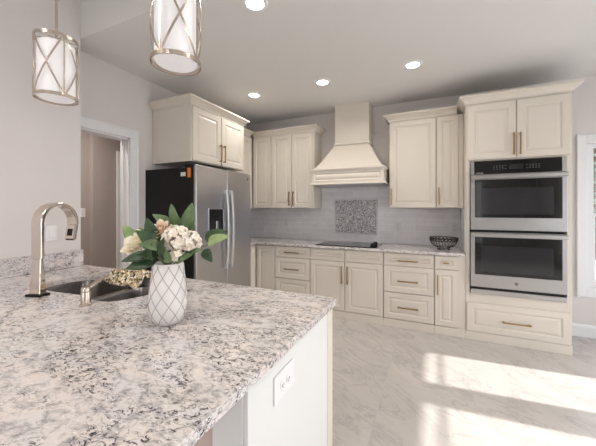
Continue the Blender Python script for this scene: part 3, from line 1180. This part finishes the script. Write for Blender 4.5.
# folded cloth over the sink edge
b = MB()
n, m_ = 40, 26
rows = []
for i in range(n + 1):
    u = i / n
    row = []
    for j in range(m_ + 1):
        v = j / m_
        x = (u - .5) * .36
        y = 1.225 + v * .205
        end = .45 + .55 * sin(pi * u) ** .5
        hump = .026 * sin(pi * v) ** .7 * end
        fold = .009 * sin(v * 17 + u * 3) + .010 * sin(u * 19 + v * 5) + .005 * sin(u * 37 - v * 13)
        zz = .012 + hump + fold * (.4 + .6 * sin(pi * v))
        if v < .32:
            zz -= .040 * (1 - v / .32)
        elif v > .42:
            zz = max(zz, .004)
        else:
            zz = max(zz, .010)
        row.append((x + .012 * sin(v * 9), y + .014 * sin(u * 11), zz))
    rows.append(row)
b.loft(rows, False, False, False)
o = b.build('dish_towel', 'cloth', None, smooth=True)
o.location = (-1.83, 0, CT + .003)
sm = o.modifiers.new('thick', 'SOLIDIFY')
sm.thickness = .004
sm.offset = 1
o['label'] = 'crumpled tan and black patterned dish towel draped over the far sink edge'
o['category'] = 'towel'

# ------------------------------------------------------------------ vase and flowers
VX, VY = -.985, .87
t = thing('flower_vase', 'white ceramic vase with a diamond lattice beside the sink', 'vase', (VX, VY, CT + .0005))
VP = [(r__, z__ * 1.07) for r__, z__ in [(.040, .0), (.050, .004), (.062, .022), (.0695, .048), (.0725, .075), (.072, .105), (.0690, .14), (.0645, .175), (.0605, .205), (.059, .226), (.0565, .229), (.054, .226), (.054, .19), (.058, .15), (.062, .08), (.055, .03), (.02, .012)]]


def vr(z_):
    for (r0, z0_), (r1, z1_) in zip(VP[:10], VP[1:10]):
        if z0_ <= z_ <= z1_:
            return r0 + (r1 - r0) * (z_ - z0_) / (z1_ - z0_)
    return VP[9][0]


b = MB()
b.lathe(VP, (0, 0, 0), 64, True, True)
b.build('vase_body', 'ceramic', t, smooth=True)
b = MB()
nd = 9
for s in (-1, 1):
    for k in range(nd):
        pth = []
        for q in range(41):
            f = q / 40
            zz = .008 + f * .230
            a = 2 * pi * k / nd + s * f * 2.15
            r = vr(zz) + .0004
            pth.append((r * cos(a), r * sin(a), zz))
        b.tube(pth, .0018, 5)
b.build('lattice_groove', 'groove', t)

Rv = Vector((cos(radians(YAW)), sin(radians(YAW)), 0))
Fv = Vector((-sin(radians(YAW)), cos(radians(YAW)), 0))
mouth = Vector((VX, VY, CT + .215))


def VP3(dx, z_, dd):
    """a point by sideways and depth offset from the vase axis, height z_"""
    return Vector((VX, VY, 0)) + Rv * dx + Fv * dd + Vector((0, 0, z_))


def leaf(b, base, tip, width, nrm, curl=.15, fold=.25):
    base, tip = Vector(base), Vector(tip)
    d = tip - base
    L = d.length
    d.normalize()
    nrm = Vector(nrm)
    nrm = (nrm - d * nrm.dot(d)).normalized()
    s = d.cross(nrm)
    rows = []
    N = 10
    for i in range(N + 1):
        f = i / N
        w = width * .5 * (sin(pi * f ** .70) ** .8) * (1 - .12 * f)
        c = base + d * L * f + nrm * (curl * L * (sin(pi * f) * .5))
        wav = .05 * width * sin(f * 9)
        rows.append([tuple(c - s * w + nrm * (fold * w + wav)), tuple(c - s * w * .5 + nrm * fold * w * .35), tuple(c), tuple(c + s * w * .5 + nrm * fold * w * .35), tuple(c + s * w + nrm * (fold * w - wav))])
    b.loft(rows, False, False, False)


def add_leaf(parent, org, base, tip, width, nrm, mat, curl=.15, fold=.25):
    b = MB()
    leaf(b, base - org, tip - org, width, nrm, curl, fold)
    o = b.build('leaf', mat, parent, smooth=True)
    sm_ = o.modifiers.new('thick', 'SOLIDIFY')
    sm_.thickness = .0008
    return o


def floret(b, p, n, size, rnd):
    n = n.normalized()
    u = n.orthogonal().normalized()
    w = n.cross(u)
    a0 = rnd.random() * pi
    for k in range(4):
        a = a0 + k * pi / 2
        d = u * cos(a) + w * sin(a)
        e = n.cross(d)
        b.faces([tuple(p), tuple(p + d * size * .55 + e * size * .45 + n * size * .18), tuple(p + d * size + n * size * .30), tuple(p + d * size * .55 - e * size * .45 + n * size * .18), tuple(p + d * size * .55 + n * size * .05)],
                [(0, 1, 4), (1, 2, 4), (2, 3, 4), (3, 0, 4)])


def stem_path(end):
    rel = end - mouth
    return [mouth * 1.0 - Vector((0, 0, .10)), mouth + Vector((rel.x * .10, rel.y * .10, .02)), mouth + Vector((rel.x * .45, rel.y * .45, max(.055, rel.z * .5 + .015))), end]


def hydrangea(center, r, label, seed, n=80, mat='petal'):
    rnd = random.Random(seed)
    t = thing('hydrangea', label, 'flower', tuple(mouth), 0, 'flowers in the lattice vase')
    b = MB()
    b.tube([p - mouth for p in stem_path(center)], .0028, 6)
    b.build('stem', 'stem', t)
    b = MB()
    ga = pi * (3 - 5 ** .5)
    c = center - mouth
    for k in range(n):
        zz = 1 - 1.75 * (k + .5) / n
        rr = (1 - zz * zz) ** .5
        d = Vector((rr * cos(ga * k), rr * sin(ga * k), zz))
        d = (d + Vector((rnd.uniform(-.2, .2), rnd.uniform(-.2, .2), rnd.uniform(-.2, .2)))).normalized()
        floret(b, c + d * r * rnd.uniform(.80, 1.0), d, rnd.uniform(.017, .022), rnd)
    for k in range(30):
        d = Vector((rnd.gauss(0, 1), rnd.gauss(0, 1), rnd.gauss(0, 1))).normalized()
        floret(b, c + d * r * .55, d, .016, rnd)
    o = b.build('flower_head', mat, t)
    sm_ = o.modifiers.new('thick', 'SOLIDIFY')
    sm_.thickness = .0006
    return t


def rose(center, r, label, axis, mat):
    t = thing('rose', label, 'flower', tuple(mouth), 0, 'flowers in the lattice vase')
    b = MB()
    b.tube([p - mouth for p in stem_path(center)], .0028, 6)
    b.build('stem', 'stem', t)
    n = Vector(axis).normalized()
    u = n.orthogonal().normalized()
    w = n.cross(u)
    c = center - mouth
    b = MB()
    for layer, (cnt, rad, hh, flare) in enumerate(((3, .22, .55, .05), (4, .42, .55, .12), (5, .66, .5, .25), (6, .88, .38, .42))):
        for k in range(cnt):
            a0 = 2 * pi * k / cnt + layer * .7
            rows = []
            for i in range(6):
                f = i / 5
                row = []
                for j in range(7):
                    g_ = j / 6 - .5
                    a = a0 + g_ * 2 * pi / cnt * 1.25 * (.55 + .45 * sin(pi * min(1, f * .75 + .2)))
                    rr = r * (rad * (.35 + .65 * f ** .6) + flare * f * f * (1 - abs(g_)))
                    hgt = r * ((-.5 + (hh + .5) * f) - .25 * abs(g_) * f)
                    row.append(tuple(c + (u * cos(a) + w * sin(a)) * rr + n * hgt))
                rows.append(row)
            b.loft(rows, False, False, False)
    o = b.build('flower_head', mat, t, smooth=True)
    sm_ = o.modifiers.new('thick', 'SOLIDIFY')
    sm_.thickness = .0008
    return t


hydrangea(VP3(.044, 1.232, -.030), .050, 'larger cream hydrangea head in the middle of the lattice vase bouquet', 3, 46)
hydrangea(VP3(.098, 1.216, -.015), .038, 'smaller cream hydrangea head at the right of the bouquet', 5, 30)
hydrangea(VP3(.052, 1.168, -.045), .020, 'small low cluster of cream florets hanging over the vase rim', 8, 12)
rose(VP3(-.034, 1.262, .0), .038, 'small peach rose behind the cream hydrangeas', (.1, -.8, .6), 'petalpeach')
rose(VP3(-.140, 1.205, .02), .050, 'large ivory rose at the left of the bouquet', (.0, -.8, .6), 'petalivory')
rose(VP3(-.165, 1.142, .085), .040, 'second ivory rose low behind the left leaves of the bouquet', (-.3, -.8, .4), 'petalivory')


def branch(label, leaves, end):
    """leaves: (base, tip, width, facing, material)"""
    t = thing('leafy_branch', label, 'branch', tuple(mouth), 0, 'greenery in the lattice vase')
    b = MB()
    b.tube([p - mouth for p in stem_path(end)], [.003, .003, .0024, .0014], 6)
    b.build('stem', 'stem', t)
    for ba, ti, wd, nr, mt in leaves:
        add_leaf(t, mouth, VP3(*ba), VP3(*ti), wd, nr, mt)
    return t


TC = -Fv
UPC = (TC + Vector((0, 0, .7)))
branch('long leafy branch reaching right of the vase toward the refrigerator handles', [
    ((.167, 1.208, -.02), (.264, 1.243, -.06), .052, UPC, 'leaflight'),
    ((.150, 1.223, .0), (.235, 1.256, .03), .058, TC + Vector((0, 0, .3)), 'leafdark'),
    ((.145, 1.182, .0), (.186, 1.135, -.02), .044, TC + Rv * .4, 'leafdark'),
    ((.078, 1.168, -.02), (.160, 1.190, -.05), .034, UPC, 'leafmid'),
], VP3(.175, 1.207, -.01))
branch('upright leafy branch standing above the hydrangeas', [
    ((.046, 1.255, .03), (.003, 1.370, .02), .064, TC - Rv * .4, 'leafmid'),
    ((.060, 1.260, .03), (.088, 1.376, .03), .058, TC + Rv * .3, 'leafmid'),
    ((.040, 1.245, .045), (.066, 1.315, .05), .062, TC + Vector((0, 0, .4)), 'leafdark'),
    ((.085, 1.24, .03), (.100, 1.285, .03), .024, TC, 'leafmid'),
], VP3(.050, 1.30, .035))
branch('curling olive leaf branch leaning left in front of the black refrigerator side', [
    ((.010, 1.265, .04), (-.090, 1.328, .05), .048, UPC, 'leafmid'),
    ((-.046, 1.200, -.01), (-.074, 1.315, -.03), .060, TC + Rv * .5, 'leafdark'),
], VP3(-.025, 1.27, .03))
branch('dark glossy leaves over the left ivory rose', [
    ((-.014, 1.190, -.03), (-.102, 1.266, -.06), .066, UPC + Rv * .4, 'leafdark'),
    ((.000, 1.200, -.05), (-.075, 1.214, -.09), .050, UPC, 'leafmid'),
    ((-.040, 1.145, -.05), (-.030, 1.218, -.075), .036, TC - Rv * .5, 'leafdark'),
    ((.000, 1.160, -.06), (.020, 1.242, -.080), .036, TC - Rv * .3, 'leafdark'),
    ((.028, 1.138, -.055), (.026, 1.200, -.080), .030, TC + Rv * .3, 'leafmid'),
], VP3(-.030, 1.21, -.04))
branch('low dark leaves drooping left over the vase rim', [
    ((-.040, 1.165, -.03), (-.172, 1.140, -.04), .048, UPC, 'leafdark'),
    ((-.030, 1.140, -.03), (-.148, 1.112, -.05), .060, UPC, 'leafdark'),
    ((-.030, 1.16, -.02), (-.100, 1.172, -.06), .050, UPC, 'leafdark'),
    ((.050, 1.140, -.05), (.119, 1.172, -.05), .038, UPC, 'leafmid'),
], VP3(-.07, 1.15, -.02))
branch('pale green leaves rising behind the left ivory rose', [
    ((-.150, 1.205, .06), (-.222, 1.278, .07), .070, TC - Rv * .2, 'leaflight'),
    ((-.105, 1.22, .05), (-.154, 1.268, .06), .044, TC, 'leafmid'),
], VP3(-.14, 1.22, .06))

# ------------------------------------------------------------------ wire bowl
t = thing('wire_bowl', 'black wire fruit bowl on the granite beside the oven tower', 'bowl', (.105, 3.74, CT + .001))
prof = [(.070, .030), (.092, .038), (.118, .056), (.134, .080), (.141, .100), (.146, .135)]
b = MB()
for r_, z_ in (prof[0], prof[4], prof[5]):
    b.tube([(r_ * cos(a * pi / 20), r_ * sin(a * pi / 20), z_) for a in range(40)], .0036, 6, True)
b.build('rim', 'iron', t)
b = MB()
for k in range(26):
    a = 2 * pi * k / 26
    b.tube([(r_ * cos(a), r_ * sin(a), z_) for r_, z_ in prof[:5]], .0022, 5)
b.build('wires', 'iron', t)
b = MB()
for k in range(22):
    for s in (-1, 1):
        a0, a1 = 2 * pi * k / 22, 2 * pi * (k + s) / 22
        b.tube([(.141 * cos(a0), .141 * sin(a0), .100), (.145 * cos((a0 + a1) / 2), .145 * sin((a0 + a1) / 2), .118), (.146 * cos(a1), .146 * sin(a1), .135)], .0040, 5)
b.build('lattice_band', 'iron', t)
b = MB()
b.tube([(.066 * cos(a * pi / 12), .066 * sin(a * pi / 12), .004) for a in range(24)], .004, 6, True)
for k in range(8):
    a = 2 * pi * k / 8
    b.tube([(.066 * cos(a), .066 * sin(a), .004), (.058 * cos(a), .058 * sin(a), .018), (.070 * cos(a), .070 * sin(a), .030)], .003, 5)
b.build('foot', 'iron', t)

# outlet on the end of the peninsula
outlet('white double outlet on the white end panel of the peninsula', (-.4735, .908, .752), 90, 'plate', horizontal=True, w=.092, h=.145)


# ------------------------------------------------------------------ pendants
def pendant():
    t = thing('pendant_light', '', 'pendant light', (0, 0, HD - .001), 0, 'pendant lights over the peninsula')
    zb, zt, R = 1.965 - HD, 2.305 - HD, .1
    MB().lathe([(.062, -.022), (.062, -.008), (.058, 0)], (0, 0, 0), 28).build('ceiling_canopy', 'nickel', t, smooth=True)
    MB().tube([(0, 0, -.0225), (0, 0, zt - .006)], .0065, 10).build('rod', 'nickel', t)
    b = MB()
    def hoop(b, zz):
        pth = [((R * cos(a * pi / 24), R * sin(a * pi / 24), zz), (0, 0, 1), (cos(a * pi / 24), sin(a * pi / 24), 0)) for a in range(48)]
        b.band(pth, .018, .003, closed=True)
        return b
    hoop(MB(), zb + .008).build('lower_hoop', 'nickel', t)
    hoop(b, zt - .008)
    for k in range(3):
        a = k * pi / 3
        b.tube([(R * cos(a), R * sin(a), zt - .006), (-R * cos(a), -R * sin(a), zt - .006)], .0028, 6)
    b.build('upper_hoop', 'nickel', t)
    nx = 4
    b = MB()
    for k in range(nx):
        for s in (-1, 1):
            pth = []
            for q in range(13):
                f = q / 12
                a = pi / 4 + 2 * pi * k / nx + s * (f - .5) * 2 * pi / nx * .94
                pth.append(((R * cos(a), R * sin(a), zb + .012 + f * (zt - zb - .024)), (-sin(a), cos(a), 0), (cos(a), sin(a), 0)))
            b.band(pth, .0095, .0028)
    b.build('cross_bands', 'nickel', t)
    b = MB()
    for k in range(nx):
        a = pi / 4 + 2 * pi * (k + .5) / nx
        pth = [((R * cos(a), R * sin(a), zz), (-sin(a), cos(a), 0), (cos(a), sin(a), 0)) for zz in (zb + .01, zt - .01)]
        b.band(pth, .008, .003)
    b.build('frame_upright', 'nickel', t)
    b = MB()
    Rg = .086
    b.lathe([(.02, zt - .03), (Rg - .01, zt - .03), (Rg, zt - .038), (Rg, zb + .014), (Rg - .006, zb + .004), (.001, zb + .003)], (0, 0, 0), 40)
    b.build('glass_shade', 'shade', t, smooth=True)
    return t


p1 = pendant()
p1.location = (-1.93, .935, HD - .001)
p1['label'] = 'pendant light with crossed metal bands hanging in front of the pale sink wall'
p1.rotation_euler = (0, 0, radians(-6))
p2 = dup(p1, (-1.0, .925, HD - .001), 'pendant light with crossed metal bands hanging above the flower vase', radians(10))


# ------------------------------------------------------------------ recessed lights, real ones and added fill
def downlight(x, y, label, power=None):
    t = thing('recessed_light', label, 'ceiling light', (x, y, (HD if (y < 1.44 and x > XS) else H) - .0005), 0, 'recessed ceiling lights')
    MB().lathe([(.058, -.001), (.060, -.008), (.082, -.006), (.086, 0)], (0, 0, 0), 36, False, False).build('trim_ring', 'trim', t, smooth=True)
    MB().lathe([(.0595, -.004), (.0595, -.0015)], (0, 0, 0), 32).build('lens', 'lamp', t)
    d = bpy.data.lights.new('downlight', 'AREA')
    d.shape = 'DISK'
    d.size = .11
    d.energy = power or DL
    d.color = (1, .93, .85)
    d.spread = radians(150)
    o = bpy.data.objects.new('downlight', d)
    C.objects.link(o)
    o.parent = t
    o.location = (0, 0, -.012)


DL = 3.0
downlight(-1.99, 3.04, 'recessed ceiling light nearest the refrigerator cabinet')
downlight(-1.105, 3.04, 'recessed ceiling light in front of the range hood')
downlight(-.18, 3.04, 'recessed ceiling light in front of the one-door wall cabinet')
downlight(-1.095, 1.683, 'recessed ceiling light closest to the vase pendant')
downlight(-3.5, 1.6, 'unseen recessed light added to fill the hall behind the doorway', 14.0)  # unseen light added to lift the dark hall
for x_, y_, w_ in ((.6, 1.2, 'over the open floor right of the peninsula'), (-1.75, -.35, 'in the dining side near the pale sink wall'), (-.6, -1.8, 'in the dining side behind the peninsula'), (1.2, -1.2, 'in the dining side near the rear wall')):
    downlight(x_, y_, 'unseen recessed fill light added ' + w_, 8.0)  # unseen lights added to fill the kitchen and brighten the sink wall
